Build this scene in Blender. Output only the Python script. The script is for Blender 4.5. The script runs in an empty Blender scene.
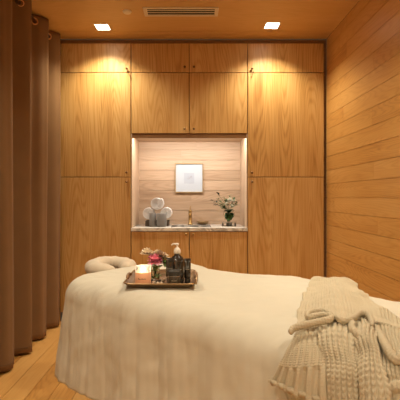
import bpy, math, random
import numpy as np
from mathutils import Vector, Matrix, noise
random.seed(7)
R = math.radians
PI = math.pi
scn = bpy.context.scene
COL = scn.collection

# ------------------------------------------------------------------ helpers
class MB:
    """collects shapes, links them as ONE mesh object"""
    def __init__(s): s.v = []; s.f = []; s.uv = {}; s.tone = None; s.tones = []
    def add(s, vs, fs, M=None):
        o = len(s.v)
        if M is not None: vs = [tuple(M @ Vector(p)) for p in vs]
        s.v += [tuple(p) for p in vs]; s.f += [tuple(i + o for i in f) for f in fs]
        if s.tone is not None: s.tones += [s.tone] * len(vs)
        return s
    def box(s, x0, x1, y0, y1, z0, z1, M=None):
        vs = [(x, y, z) for x in (x0, x1) for y in (y0, y1) for z in (z0, z1)]
        fs = [(0, 1, 3, 2), (4, 6, 7, 5), (0, 4, 5, 1), (2, 3, 7, 6), (0, 2, 6, 4), (1, 5, 7, 3)]
        return s.add(vs, fs, M)
    def lathe(s, prof, n=24, M=None, cap=True):
        vs = []; fs = []
        for r, z in prof:
            for k in range(n):
                a = 2 * PI * k / n; vs.append((r * math.cos(a), r * math.sin(a), z))
        for i in range(len(prof) - 1):
            for k in range(n):
                k2 = (k + 1) % n
                fs.append((i * n + k, i * n + k2, (i + 1) * n + k2, (i + 1) * n + k))
        if cap:
            if prof[0][0] > 1e-6: fs.append(tuple(range(n - 1, -1, -1)))
            if prof[-1][0] > 1e-6: fs.append(tuple((len(prof) - 1) * n + k for k in range(n)))
        return s.add(vs, fs, M)
    def tube(s, pts, r, n=8, closed=False, M=None):
        pts = [Vector(p) for p in pts]; m = len(pts)
        rr = r if isinstance(r, (list, tuple)) else [r] * m
        vs = []; fs = []; ref = None
        for i, p in enumerate(pts):
            a = pts[(i - 1) % m] if (closed or i > 0) else p
            b = pts[(i + 1) % m] if (closed or i < m - 1) else p
            t = (b - a).normalized()
            if ref is None: ref = t.orthogonal().normalized()
            ref = (ref - t * ref.dot(t)).normalized(); bi = t.cross(ref)
            for k in range(n):
                an = 2 * PI * k / n
                vs.append(tuple(p + (ref * math.cos(an) + bi * math.sin(an)) * rr[i]))
        for i in range(m if closed else m - 1):
            j = (i + 1) % m
            for k in range(n):
                k2 = (k + 1) % n; fs.append((i * n + k, i * n + k2, j * n + k2, j * n + k))
        if not closed:
            fs.append(tuple(range(n - 1, -1, -1))); fs.append(tuple((m - 1) * n + k for k in range(n)))
        return s.add(vs, fs, M)
    def sphere(s, c, r, n=12, m=8, sc=(1, 1, 1), M=None):
        vs = [(c[0], c[1], c[2] - r * sc[2])]; fs = []
        for i in range(1, m):
            ph = -PI / 2 + PI * i / m
            for k in range(n):
                a = 2 * PI * k / n
                vs.append((c[0] + r * sc[0] * math.cos(ph) * math.cos(a), c[1] + r * sc[1] * math.cos(ph) * math.sin(a), c[2] + r * sc[2] * math.sin(ph)))
        vs.append((c[0], c[1], c[2] + r * sc[2])); L = len(vs) - 1
        for k in range(n):
            k2 = (k + 1) % n
            fs.append((0, 1 + k2, 1 + k)); fs.append((L, L - n + k, L - n + k2))
            for i in range(m - 2):
                a = 1 + i * n; fs.append((a + k, a + k2, a + n + k2, a + n + k))
        return s.add(vs, fs, M)
    def build(s, name, mat, parent=None, smooth=False, bevel=0, seg=2, loc=None):
        off = Vector((0, 0, 0))
        p = parent
        while p is not None: off += p.location; p = p.parent
        if loc is not None: off += Vector(loc) - off
        me = bpy.data.meshes.new(name)
        me.from_pydata([(a - off.x, b - off.y, c - off.z) for a, b, c in s.v], [], s.f)
        if s.tones:
            at = me.color_attributes.new('tone', 'FLOAT_COLOR', 'POINT')
            at.data.foreach_set('color', [q for t in s.tones for q in t])
        me.update()
        o = bpy.data.objects.new(name, me); COL.objects.link(o)
        if mat: me.materials.append(mat)
        if smooth: me.polygons.foreach_set('use_smooth', [True] * len(me.polygons))
        if parent is not None: o.parent = parent
        if loc is not None and parent is None: o.location = loc
        if bevel:
            b = o.modifiers.new('bevel', 'BEVEL'); b.width = bevel; b.segments = seg; b.limit_method = 'ANGLE'; b.angle_limit = R(40)
        return o

def tag(o, label, cat, group=None):
    o['label'] = label; o['category'] = cat
    if group: o['group'] = group
    return o
def thing(name, label, cat, loc=(0, 0, 0), group=None):
    o = bpy.data.objects.new(name, None); COL.objects.link(o); o.location = loc; o.empty_display_size = .05
    return tag(o, label, cat, group)
def struct(o): o['kind'] = 'structure'; return o
def copy_tree(o, parent=None):
    c = o.copy(); COL.objects.link(c)
    if parent is not None: c.parent = parent
    for ch in list(o.children): copy_tree(ch, c)
    return c
def T(x, y, z): return Matrix.Translation((x, y, z))
def RX(a): return Matrix.Rotation(a, 4, 'X')
def RY(a): return Matrix.Rotation(a, 4, 'Y')
def RZ(a): return Matrix.Rotation(a, 4, 'Z')

# ------------------------------------------------------------------ materials
class NT:
    def __init__(s, name):
        s.m = bpy.data.materials.new(name); s.m.use_nodes = True; s.t = s.m.node_tree
        s.b = s.t.nodes['Principled BSDF']
    def n(s, typ, **kw):
        n = s.t.nodes.new(typ)
        for k, v in kw.items():
            if k in n.inputs.keys() if isinstance(k, str) else False: n.inputs[k].default_value = v
            else: setattr(n, k, v)
        return n
    def l(s, a, b): s.t.links.new(a, b)
    def math(s, op, a, b=None):
        n = s.t.nodes.new('ShaderNodeMath'); n.operation = op
        for i, q in enumerate((a, b)):
            if q is None: continue
            if isinstance(q, (int, float)): n.inputs[i].default_value = q
            else: s.l(q, n.inputs[i])
        return n.outputs[0]
def plain(name, col, rough=.5, metal=0, **kw):
    t = NT(name); t.b.inputs['Base Color'].default_value = (*col, 1)
    t.b.inputs['Roughness'].default_value = rough; t.b.inputs['Metallic'].default_value = metal
    for k, v in kw.items(): t.b.inputs[k.replace('_', ' ')].default_value = v
    return t.m
def wood(name, light, mid, dark, grain='Z', ring=5.0, rough=.42, planks=False, contrast=1.0, tonevar=.25):
    """flat-sawn veneer: contour lines of a stretched noise give the cathedral figure"""
    t = NT(name)
    tc = t.n('ShaderNodeTexCoord')
    ax = 'XYZ'.index(grain)
    add = t.n('ShaderNodeVectorMath', operation='ADD'); t.l(tc.outputs['Object'], add.inputs[0])
    if planks:
        at = t.n('ShaderNodeAttribute', attribute_name='tone')
        mul = t.n('ShaderNodeVectorMath', operation='SCALE'); t.l(at.outputs['Color'], mul.inputs[0]); mul.inputs['Scale'].default_value = 13
        sep = t.n('ShaderNodeSeparateColor'); t.l(at.outputs['Color'], sep.inputs[0]); tone = sep.outputs[0]
    else:
        oi = t.n('ShaderNodeObjectInfo')
        cx = t.n('ShaderNodeCombineXYZ')
        for i, k in enumerate((17.3, 29.1, 11.7)): t.l(t.math('MULTIPLY', oi.outputs['Random'], k), cx.inputs[i])
        mul = t.n('ShaderNodeVectorMath', operation='SCALE'); t.l(cx.outputs[0], mul.inputs[0]); mul.inputs['Scale'].default_value = 1
        tone = oi.outputs['Random']
    t.l(mul.outputs[0], add.inputs[1])
    def mapped(across, along):
        mp = t.n('ShaderNodeMapping'); sc = [across] * 3; sc[ax] = along
        mp.inputs['Scale'].default_value = sc; t.l(add.outputs[0], mp.inputs[0]); return mp.outputs[0]
    nn = t.n('ShaderNodeTexNoise'); nn.inputs['Scale'].default_value = 1; nn.inputs['Detail'].default_value = 3; t.l(mapped(40, 2.5), nn.inputs['Vector']); n2_ = nn.outputs[0]
    n1 = t.n('ShaderNodeTexNoise'); n1.inputs['Scale'].default_value = 1; n1.inputs['Detail'].default_value = 1.5; n1.inputs['Roughness'].default_value = .35
    t.l(mapped(ring, ring * .10), n1.inputs['Vector'])
    rings = t.math('SINE', t.math('ADD', t.math('MULTIPLY', n1.outputs[0], 210), t.math('MULTIPLY', n2_, 5)))
    rings = t.math('ADD', t.math('MULTIPLY', rings, .5), .5)
    rings = t.math('POWER', rings, 2.2)
    n2 = t.n('ShaderNodeTexNoise'); n2.inputs['Scale'].default_value = 1; n2.inputs['Detail'].default_value = 4
    t.l(mapped(120, 3.0), n2.inputs['Vector'])
    n3 = t.n('ShaderNodeTexNoise'); n3.inputs['Scale'].default_value = 1; n3.inputs['Detail'].default_value = 2
    t.l(mapped(7, .9), n3.inputs['Vector'])
    f = t.math('ADD', t.math('MULTIPLY', rings, .24 * contrast), t.math('MULTIPLY', t.math('SUBTRACT', n2.outputs[0], .3), .75 * contrast))
    f = t.math('ADD', f, t.math('MULTIPLY', t.math('SUBTRACT', n3.outputs[0], .5), .9 * contrast))
    f = t.math('ADD', f, t.math('MULTIPLY', t.math('SUBTRACT', tone, .5), tonevar * 2))
    cr = t.n('ShaderNodeValToRGB'); e = cr.color_ramp.elements
    e[0].position = -.0; e[0].color = (*light, 1); e[1].position = 1; e[1].color = (*dark, 1)
    q = cr.color_ramp.elements.new(.5); q.color = (*mid, 1)
    t.l(t.math('ADD', f, .12), cr.inputs[0]); t.l(cr.outputs[0], t.b.inputs['Base Color'])
    t.b.inputs['Roughness'].default_value = rough
    bp = t.n('ShaderNodeBump'); bp.inputs['Strength'].default_value = .12; bp.inputs['Distance'].default_value = .002
    t.l(n2.outputs[0], bp.inputs['Height']); t.l(bp.outputs[0], t.b.inputs['Normal'])
    return t.m
def cloth(name, col, col2, scale=900, rough=.95, bump=.3, sheen=.2, streak=None):
    t = NT(name); tc = t.n('ShaderNodeTexCoord')
    n = t.n('ShaderNodeTexNoise'); n.inputs['Scale'].default_value = scale; n.inputs['Detail'].default_value = 3
    t.l(tc.outputs['Object'], n.inputs['Vector'])
    n2 = t.n('ShaderNodeTexNoise'); n2.inputs['Scale'].default_value = 6; n2.inputs['Detail'].default_value = 5
    t.l(tc.outputs['Object'], n2.inputs['Vector'])
    mx = t.n('ShaderNodeMix', data_type='RGBA'); mx.inputs[6].default_value = (*col, 1); mx.inputs[7].default_value = (*col2, 1)
    t.l(n2.outputs[0], mx.inputs[0]); t.l(mx.outputs[2], t.b.inputs['Base Color'])
    bp = t.n('ShaderNodeBump'); bp.inputs['Strength'].default_value = bump; bp.inputs['Distance'].default_value = .002
    t.l(n.outputs[0], bp.inputs['Height']); t.l(bp.outputs[0], t.b.inputs['Normal'])
    t.b.inputs['Roughness'].default_value = rough; t.b.inputs['Sheen Weight'].default_value = sheen
    t.b.inputs['Specular IOR Level'].default_value = .15
    return t.m
M = {}
M['door'] = wood('oak_veneer', (.66, .41, .160), (.54, .295, .086), (.33, .145, .030), 'Z', 4.2, tonevar=.12, contrast=1.2)
M['wallwood'] = wood('oak_wall_planks', (.66, .375, .120), (.56, .285, .072), (.36, .155, .030), 'Y', 6, planks=True, tonevar=.13, rough=.4)
M['ceilwood'] = wood('oak_ceiling', (.68, .42, .17), (.60, .35, .125), (.46, .24, .075), 'X', 5, planks=True, tonevar=.08, contrast=.7, rough=.5)
M['floorwood'] = wood('oak_floor', (.62, .34, .105), (.54, .265, .065), (.38, .165, .035), 'Y', 6, planks=True, tonevar=.3, rough=.38)
M['nichewood'] = wood('pale_oak_planks', (.62, .46, .32), (.52, .37, .245), (.36, .235, .145), 'X', 5, planks=True, tonevar=.3, rough=.5)
M['nicheside'] = wood('pale_oak_side', (.62, .46, .32), (.53, .38, .25), (.40, .27, .17), 'Z', 5, planks=True, tonevar=.2, rough=.5)
M['reveal'] = wood('oak_reveal', (.26, .13, .045), (.20, .095, .03), (.12, .05, .016), 'X', 5, tonevar=.05)
M['dark'] = plain('dark_gap', (.02, .012, .006), .8)
M['plaster'] = plain('warm_plaster', (.72, .62, .48), .9)
M['bronze'] = plain('bronze', (.20, .11, .05), .35, .9)
M['brass'] = plain('brass', (.42, .27, .10), .38, 1)
M['copper'] = plain('copper_ring', (.85, .50, .24), .3, 1)
M['curtain'] = cloth('brown_curtain', (.245, .138, .062), (.20, .112, .050), 500, bump=.35, sheen=.04)
M['duvet'] = cloth('cream_duvet', (.60, .56, .455), (.64, .60, .49), 350, bump=.25, sheen=.1)
M['cushion'] = cloth('cushion_cover', (.62, .53, .41), (.66, .57, .44), 500)
M['towel'] = cloth('white_towel', (.72, .70, .67), (.78, .76, .73), 700, bump=.8)
M['padding'] = plain('table_vinyl', (.35, .27, .18), .6)
M['white'] = plain('white_plastic', (.8, .76, .68), .4)
M['ventmetal'] = plain('vent_metal', (.74, .62, .46), .5)
def marble():
    t = NT('marble'); tc = t.n('ShaderNodeTexCoord'); n = t.n('ShaderNodeTexNoise')
    n.inputs['Scale'].default_value = 7; n.inputs['Detail'].default_value = 8; n.inputs['Distortion'].default_value = 1.8
    t.l(tc.outputs['Object'], n.inputs['Vector']); cr = t.n('ShaderNodeValToRGB'); e = cr.color_ramp.elements
    e[0].position = .38; e[0].color = (.40, .37, .33, 1); e[1].position = .55; e[1].color = (.76, .73, .67, 1)
    t.l(n.outputs[0], cr.inputs[0]); t.l(cr.outputs[0], t.b.inputs['Base Color']); t.b.inputs['Roughness'].default_value = .25
    return t.m
M['marble'] = marble()
def glass(name, col=(1, 1, 1), rough=.0):
    return plain(name, col, rough, 0, Transmission_Weight=1.0, IOR=1.45)
def emit(name, col, st):
    m = plain(name, (.8, .8, .8), .5); b = m.node_tree.nodes['Principled BSDF']
    b.inputs['Emission Color'].default_value = (*col, 1); b.inputs['Emission Strength'].default_value = st; return m

# ------------------------------------------------------------------ room dimensions
CH = 2.70; YC = 3.81; XR = 1.295; XL = -1.42; YB = -1.7; YN = 4.33

def rtone(): return (random.random(), random.random(), random.random(), 1)
def planks(name, mat, uax, vax, nax, u0, u1, v0, v1, face, pitch, vref, length, gap=.0016, thick=.012, back=1):
    """real boards in one mesh; u = along the boards, v = across, face = plane the boards end on"""
    mb = MB(); k0 = math.floor((v0 - vref) / pitch) - 1; k = k0
    while vref + k * pitch < v1:
        a = max(vref + k * pitch, v0); b = min(vref + (k + 1) * pitch, v1)
        if b - a > .004:
            u = u0 - random.uniform(0, length * .9)
            while u < u1:
                L = length * random.uniform(.7, 1.3)
                p, q = max(u, u0), min(u + L, u1)
                if q - p > .004:
                    mb.tone = rtone(); lo = [0] * 3; hi = [0] * 3
                    lo[uax] = p + gap / 2; hi[uax] = q - gap / 2; lo[vax] = a + gap; hi[vax] = b - gap
                    lo[nax] = min(face, face + back * thick); hi[nax] = max(face, face + back * thick)
                    mb.box(lo[0], hi[0], lo[1], hi[1], lo[2], hi[2])
                u += L
        k += 1
    mb.tone = (.5, .5, .5, 1)
    lo = [0] * 3; hi = [0] * 3
    lo[uax] = u0; hi[uax] = u1; lo[vax] = v0; hi[vax] = v1
    e = (face + back * thick * .8, face + back * .08); lo[nax] = min(e); hi[nax] = max(e)
    mb.box(lo[0], hi[0], lo[1], hi[1], lo[2], hi[2])
    return struct(mb.build(name, mat))
planks('wall_right', M['wallwood'], 1, 2, 0, YB, YC + .02, 0, CH, XR, .1295, 1.183, 2.1, gap=.0015)
planks('floor', M['floorwood'], 1, 0, 2, YB, YC + .02, XL, XR, 0, .14, 0, 1.6, back=-1)
planks('ceiling', M['ceilwood'], 0, 1, 2, XL, XR, YB, YC + .02, CH, .54, 3.64, 9, gap=.002)
struct(MB().box(XL - .1, XL, YB, YC + .6, 0, CH).build('wall_left', M['plaster']))
struct(MB().box(XL - .1, XR + .1, YB - .1, YB, 0, CH).build('wall_front', M['plaster']))
# panelled back of the niche and its two pale liners
planks('wall_back', M['nichewood'], 0, 2, 1, -.575, .545, .88, 1.80, YN, .110, .93, .9, back=1)
for nm, x, bk in (('wall_niche_left', -.562, -1), ('wall_niche_right', .530, 1)):
    mb = MB(); mb.tone = rtone(); mb.box(min(x, x + bk * .008), max(x, x + bk * .008), YC + .004, YN, .896, 1.80); struct(mb.build(nm, M['nicheside']))
mb = MB(); mb.tone = rtone(); mb.box(-.56, .528, YC + .03, YN, 1.785, 1.80); struct(mb.build('trim_1', M['nicheside']))
# recessed strip between cabinets and ceiling, coloured dark for its shade, and at the right wall
struct(MB().box(XL, XR, YC + .035, YC + .06, 2.650, CH).build('trim_2', plain('shaded_trim_oak', (.30, .14, .045), .6)))
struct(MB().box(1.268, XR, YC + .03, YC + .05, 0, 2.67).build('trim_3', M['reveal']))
struct(MB().box(XL, -1.252, YC + .0, YC + .03, 0, 2.664).build('trim_4', M['door']))
struct(MB().box(XL, XR + .1, YC + .58, YC + .62, 0, CH).build('wall_service', M['plaster']))

# ------------------------------------------------------------------ cabinets
def knob(parent, x, z, key=False, mat=None):
    Mx = T(x, YC, z) @ RX(PI / 2)
    k = MB().lathe([(.004, 0), (.004, .010), (.009, .013), (.0115, .019), (.010, .025), (.004, .028), (0, .0285)], 16, Mx).build('knob', mat or M['bronze'], parent, True)
    if key:
        mb = MB(); mb.lathe([(.006, 0), (.006, .004), (.0, .0045)], 12, T(x + .012, YC, z - .032) @ RX(PI / 2))
        mb.box(x + .010, x + .014, YC - .03, YC - .003, z - .034, z - .030)
        mb.lathe([(.010, -.0015), (.012, 0), (.010, .0015)], 14, T(x + .012, YC - .034, z - .036) @ RY(PI / 2))
        mb.build('key', M['bronze'], parent, True)
    return k
def door(parent, x0, x1, z0, z1, knobs=(), key=False, kmat=None):
    g = .003
    d = MB().box(x0 + g, x1 - g, YC, YC + .02, z0 + g, z1 - g).build('door', M['door'], parent, loc=None, bevel=.0012)
    # every leaf keeps its own origin so the veneer differs
    for (x, z) in knobs: knob(d, x, z, key, kmat)
    return d
ZT, ZR, ZM, ZL = 2.655, 2.376, 1.795, 1.380
def tall(label, x0, x1, kx, key):
    t = thing('tall_cabinet', label, 'cabinet', ((x0 + x1) / 2, YC + .3, 0), 'tall oak cabinets')
    MB().box(x0, x1, YC + .0215, YC + .55, .09, ZT).build('body', M['reveal'], t)
    MB().box(x0, x1, YC + .06, YC + .08, 0, .0895).build('toe_kick', M['reveal'], t)
    door(t, x0, x1, ZR, ZT, [(kx, 2.408)], True)
    door(t, x0, x1, ZL, ZR, [(kx, ZL + .042)])
    door(t, x0, x1, .09, ZL, [(kx, ZL - .045)])
    return t
tall('tall oak cabinet with three stacked doors, left of the niche beside the curtain', -1.250, -.573, -.612, True)
tall('tall oak cabinet with three stacked doors, right of the niche beside the plank wall', .5405, 1.267, .580, True)
t = thing('wall_cabinet', 'oak upper cabinet with four doors over the lit niche', 'cabinet', (-.014, YC + .3, ZM))
MB().box(-.570, .538, YC + .0215, YC + .55, 1.802, ZT).build('body', M['reveal'], t)
for a, b, kx in ((-.571, -.0155, -.060), (-.0155, .539, .028)):
    door(t, a, b, ZR, ZT, [(kx, 2.425)]); door(t, a, b, ZM, ZR, [(kx, 1.837)])
MB().box(-.570, .538, YC + .006, YC + .024, 1.752, 1.794).build('light_valance', M['reveal'], t)  # darker oak than the doors, standing for shade under the cabinets
t = thing('base_cabinet', 'low oak cabinet with two doors under the marble counter', 'cabinet', (-.014, YC + .3, 0))
MB().box(-.570, .538, YC + .0215, YC + .50, .09, .68).box(-.570, -.50, YC + .0215, YC + .50, .681, .864).box(.47, .538, YC + .0215, YC + .50, .681, .864).build('body', M['reveal'], t)
MB().box(-.570, .538, YC + .06, YC + .08, 0, .0895).build('toe_kick', M['reveal'], t)
door(t, -.571, -.0155, .09, .862, [(-.048, .835)], False, M['brass']); door(t, -.0155, .539, .09, .862, [(.020, .835)], False, M['brass'])
# marble counter with a cut-out over the undermount sink
sx0, sx1, sy0, sy1 = -.20, .20, YC + .10, YC + .40
mb = MB(); z0, z1 = .8655, .895
mb.box(-.570, sx0, YC - .012, YN - .001, z0, z1).box(sx1, .538, YC - .012, YN - .001, z0, z1)
mb.box(sx0, sx1, YC - .012, sy0, z0, z1).box(sx0, sx1, sy1, YN - .001, z0, z1)
tag(mb.build('countertop', M['marble']), 'white and grey marble countertop across the niche on the low cabinet', 'countertop')
mb = MB(); w = .004
mb.box(sx0 - .01, sx1 + .01, sy0 - .01, sy1 + .01, .70, .705)
mb.box(sx0 - .01, sx0 - .004, sy0 - .01, sy1 + .01, .705, .865).box(sx1 + .004, sx1 + .01, sy0 - .01, sy1 + .01, .705, .865)
mb.box(sx0 - .004, sx1 + .004, sy0 - .01, sy0 - .004, .705, .865).box(sx0 - .004, sx1 + .004, sy1 + .004, sy1 + .01, .705, .865)
sk = mb.build('sink', plain('sink_steel', (.35, .33, .30), .3, 1)); tag(sk, 'steel undermount sink basin sunk into the marble counter', 'sink')
MB().lathe([(.03, .7055), (.028, .708), (.012, .7065), (0, .7065)], 20, T(0, sy0 + .15, 0)).build('drain', M['brass'], sk, True)
# faucet
fx, fy, fz = -.008, YC + .455, .8955
t = thing('faucet', 'slim brass faucet standing behind the sink', 'faucet', (fx, fy, fz))
MB().lathe([(.026, 0), (.026, .006), (.019, .010), (.017, .14), (.018, .150), (.012, .156), (0, .157)], 24, T(fx, fy, fz)).build('faucet_body', M['brass'], t, True)
pts = [(fx, fy - .010, fz + .095), (fx, fy - .06, fz + .125), (fx, fy - .10, fz + .128), (fx, fy - .125, fz + .112), (fx, fy - .130, fz + .085)]
MB().tube(pts, .010, 12).build('spout', M['brass'], t, True)
MB().tube([(fx, fy, fz + .157), (fx, fy - .002, fz + .172), (fx + .002, fy + .012, fz + .200)], [.005, .004, .0035], 8).build('handle', M['brass'], t, True)
# dish
dx, dy = .125, YC + .36
tag(MB().lathe([(.022, 0), (.030, .004), (.055, .020), (.066, .036), (.062, .037), (.048, .023), (.020, .008), (0, .007)], 28).build('soap_dish', plain('dish_bronze', (.42, .30, .15), .35, .8), None, True), 'small shallow bronze dish on the counter right of the faucet', 'dish').location = (dx, sy1 + .075, .8955)

# framed drawing
px0, px1, pz0, pz1 = (175 - 191) / 92.4, (203.2 - 191) / 92.4, 1.19 + (197 - 192.6) / 92.4, 1.19 + (197 - 163.4) / 92.4
t = thing('framed_drawing', 'white matted drawing in a thin pale gold frame on the niche back', 'picture', ((px0 + px1) / 2, YN - .012, pz0))
g = .009; mb = MB()
mb.box(px0, px0 + g, YN - .024, YN - .002, pz0, pz1).box(px1 - g, px1, YN - .024, YN - .002, pz0, pz1)
mb.box(px0 + g, px1 - g, YN - .024, YN - .002, pz0, pz0 + g).box(px0 + g, px1 - g, YN - .024, YN - .002, pz1 - g, pz1)
mb.build('frame', plain('pale_gold', (.50, .37, .20), .35, .6), t, bevel=.001)
MB().box(px0 + g, px1 - g, YN - .012, YN - .004, pz0 + g, pz1 - g).build('mat_board', plain('mat_board', (.55, .62, .70), .7), t)
cx, cz = (px0 + px1) / 2, (pz0 + pz1) / 2
MB().box(cx - .055, cx + .055, YN - .0128, YN - .012, cz - .06, cz + .055).build('paper', plain('paper', (.48, .54, .63), .8), t)
mb = MB()
for cyc in range(4):
    pts = []
    for i in range(16):
        a = i / 15 * PI * 1.5 + cyc
        pts.append((cx + .026 * math.cos(a) * (1 - cyc * .15) + .006 * cyc, YN - .0136, cz + .004 + .018 * math.sin(a * (1 + .2 * cyc))))
    mb.tube(pts, .0011, 5)
mb.build('sketch', plain('sketch_line', (.45, .45, .52), .8), t)

# rolled towels
def towel_mesh(r=.066, L=.16):
    n = 150; turns = 4.2; vs = []; fs = []
    for j, y in enumerate((0, .012, L - .012, L)):
        for i in range(n):
            a = i / (n - 1) * turns * 2 * PI; rr = .010 + (r - .010) * i / (n - 1)
            k = .93 if j in (0, 3) else 1
            vs.append((rr * math.cos(a) * k, y, rr * math.sin(a) * k))
    for j in range(3):
        for i in range(n - 1): fs.append((j * n + i, j * n + i + 1, (j + 1) * n + i + 1, (j + 1) * n + i))
    return vs, fs
def towel(name, label, x, y, z, rot, r):
    mb = MB(); vs, fs = towel_mesh(r); mb.add(vs, fs)
    o = mb.build(name, M['towel'], None, True); o.location = (x, y, z); o.rotation_euler = (0, rot, 0)
    s = o.modifiers.new('thick', 'SOLIDIFY'); s.thickness = .0085; s.offset = 1
    s2 = o.modifiers.new('bevel', 'BEVEL'); s2.width = .004; s2.segments = 3; s2.limit_method = 'ANGLE'
    return tag(o, label, 'towel', 'rolled white towels')
def nx(px, Y): return (px - 191) / 400 * Y
def nz(py, Y): return 1.19 + (197 - py) / 400 * Y
YT = YC + .22
towel('rolled_towel', 'rolled white towel topmost of the three on the counter', nx(156.6, YT), YT, nz(203.5, YT), 0.4, .070)
towel('rolled_towel', 'rolled white towel at the left, below the topmost one', nx(148.6, YT) - .003, YT, nz(213.2, YT), 2.2, .062)
towel('rolled_towel', 'rolled white towel at the right, below the topmost one', nx(167.0, YT) - .006, YT, nz(213.2, YT), 4.0, .062)
# woven trough that carries the towels and the two grey jars in front
t = thing('towel_holder', 'dark woven holder under the rolled towels', 'basket', (nx(157.5, YT), YT + .08, .8955))
bx0, bx1 = nx(145.5, YT), nx(168.5, YT)
mb = MB(); mb.box(bx0, bx1, YT - .004, YT + .16, .896, .901)
for k in range(6):
    z = .903 + k * .0085
    mb.tube([(bx0, YT - .004, z), (bx1, YT - .004, z), (bx1, YT + .16, z), (bx0, YT + .16, z)], .0042, 6, closed=True)
mb.build('basket_wall', plain('dark_wicker', (.10, .065, .04), .7), t)
GJ = cloth('grey_felt', (.17, .155, .145), (.22, .205, .19), 300, bump=.8)
def jar(label, px0_, px1_, top, y):
    x0, x1 = nx(px0_, y), nx(px1_, y); c = (x0 + x1) / 2; r = (x1 - x0) / 2; h = nz(top, y) - .8955
    n = 72; prof = [(0, 0), (r - .003, 0), (r, .004), (r, h - .003), (r - .002, h), (r - .006, h), (r - .007, h - .02), (0, h - .02)]
    vs = []; fs = []
    for i, (q, z) in enumerate(prof):
        for k in range(n):
            a = 2 * PI * k / n; q2 = q + (.0014 * math.sin(a * 24) if 1 < i < 4 else 0)
            vs.append((q2 * math.cos(a), q2 * math.sin(a), z))
    for i in range(len(prof) - 1):
        for k in range(n): fs.append((i * n + k, i * n + (k + 1) % n, (i + 1) * n + (k + 1) % n, (i + 1) * n + k))
    o = MB().add(vs, fs).build('grey_tumbler', GJ, None, True); o.location = (c, y, .8957)
    return tag(o, label, 'tumbler', 'grey tumblers by the towels')
jar('narrow ribbed grey tumbler at left in front of the towels', 149.4, 156.0, 213.0, YT - .055)
jar('wider ribbed grey tumbler at right in front of the towels', 156.8, 166.4, 213.4, YT - .072)

# flowers in the niche
VY = YC + .20
vx = nx(229, VY); 
glassM = glass('clear_glass', (.93, .97, .94)); greenM = plain('leaf_green', (.06, .14, .04), .5); paleleaf = plain('pale_leaf', (.16, .24, .10), .55)
darkleaf = plain('dark_leaf', (.012, .022, .012), .5); petalW = plain('white_petal', (.78, .76, .66), .6, 0, Subsurface_Weight=.1)
t = thing('glass_block_stand', 'low square clear glass stand under the green flower vase', 'stand', (vx, VY, .8955))
w = .070
mb = MB(); mb.box(vx - w, vx + w, VY - .05, VY + .05, .8958, .904).box(vx - w, vx + w, VY - .05, VY + .05, .934, .942)
mb.build('glass_plate', glassM, t, bevel=.002)
mb = MB()
for q in (-1, 1):
    for s_ in (-1, 1): mb.lathe([(.005, .904), (.005, .934)], 10, T(vx + q * (w - .008), VY + s_ * .042, 0))
mb.lathe([(.03, .904), (.03, .934)], 20, T(vx, VY, 0))
mb.build('stand_post', plain('smoked_metal', (.10, .09, .075), .3, .6), t, True)
VZ = .9425
t = thing('flower_vase', 'round clear glass vase full of green leaves on the glass stand', 'vase', (vx, VY, VZ))
MB().lathe([(.0, 0), (.030, 0), (.032, .004), (.018, .014), (.022, .022), (.046, .045), (.056, .075), (.050, .105), (.038, .125), (.036, .125), (.047, .104), (.053, .075), (.043, .046), (.015, .024), (0, .022)], 32, T(vx, VY, VZ), cap=False).build('vase_glass', plain('thin_glass', (.97, .99, .97), .02, 0, Transmission_Weight=1.0, IOR=1.08), t, True)
def leaf_mb(mb, p, d, L, W, up=(0, 0, 1), curl=.2):
    d = Vector(d).normalized(); s_ = d.cross(Vector(up))
    if s_.length < .05: s_ = d.orthogonal()
    s_.normalize(); nrm = s_.cross(d); vs = []; fs = []; p = Vector(p)
    N = 6
    for i in range(N + 1):
        a = i / N; w_ = W * math.sin(PI * min(.98, a * .93 + .05)) * .5
        c = p + d * L * a - nrm * curl * L * a * a
        vs += [tuple(c - s_ * w_ + nrm * w_ * .35), tuple(c), tuple(c + s_ * w_ + nrm * w_ * .35)]
    for i in range(N):
        q = i * 3; fs += [(q, q + 1, q + 4, q + 3), (q + 1, q + 2, q + 5, q + 4)]
    o = len(mb.v); mb.add(vs, fs)
    # underside skin gives the leaf a thickness
    mb.add([tuple(Vector(v) - nrm * .0008) for v in vs], [f[::-1] for f in fs])
rnd = random.Random(3)
t = thing('flower_bouquet', 'loose bouquet of white blooms and eucalyptus leaves in the niche vase', 'flowers', (vx, VY, VZ + .03))
mb = MB()
for k in range(46):
    a = rnd.uniform(0, 2 * PI); ph = rnd.uniform(-.9, 1.2); q = rnd.uniform(.0, .012)
    leaf_mb(mb, (vx + q * math.cos(a), VY + q * math.sin(a), VZ + .075 + .020 * math.sin(ph)), (math.cos(a) * math.cos(ph), math.sin(a) * math.cos(ph), math.sin(ph) * .9), rnd.uniform(.04, .055), .045, curl=.6)
mb.build('leaf_wrap', greenM, t)
def P3(px, py, dy=0): return (nx(px, VY + dy), VY + dy, nz(py, VY + dy))
base = (vx, VY, VZ + .10)
stems = [(212.5, 200.5, 0), (217, 193, .0), (219.5, 203.5, -.03), (215.5, 204, -.02), (224, 198, .02), (230, 195.5, .01), (235, 198, -.01), (237, 203, -.02), (227, 200, -.05), (233, 204, -.06), (221, 207, -.04), (218, 199.5, .02)]
mb = MB()
for sxp, syp, dd in stems:
    e = Vector(P3(sxp, syp, dd)); b = Vector(base); mid = (b + e) / 2 + Vector((0, 0, .02))
    mb.tube([tuple(b), tuple(mid), tuple(e)], .0014, 5)
mb.build('stem', greenM, t)
mb = MB(); md = MB(); mp = MB()
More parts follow.
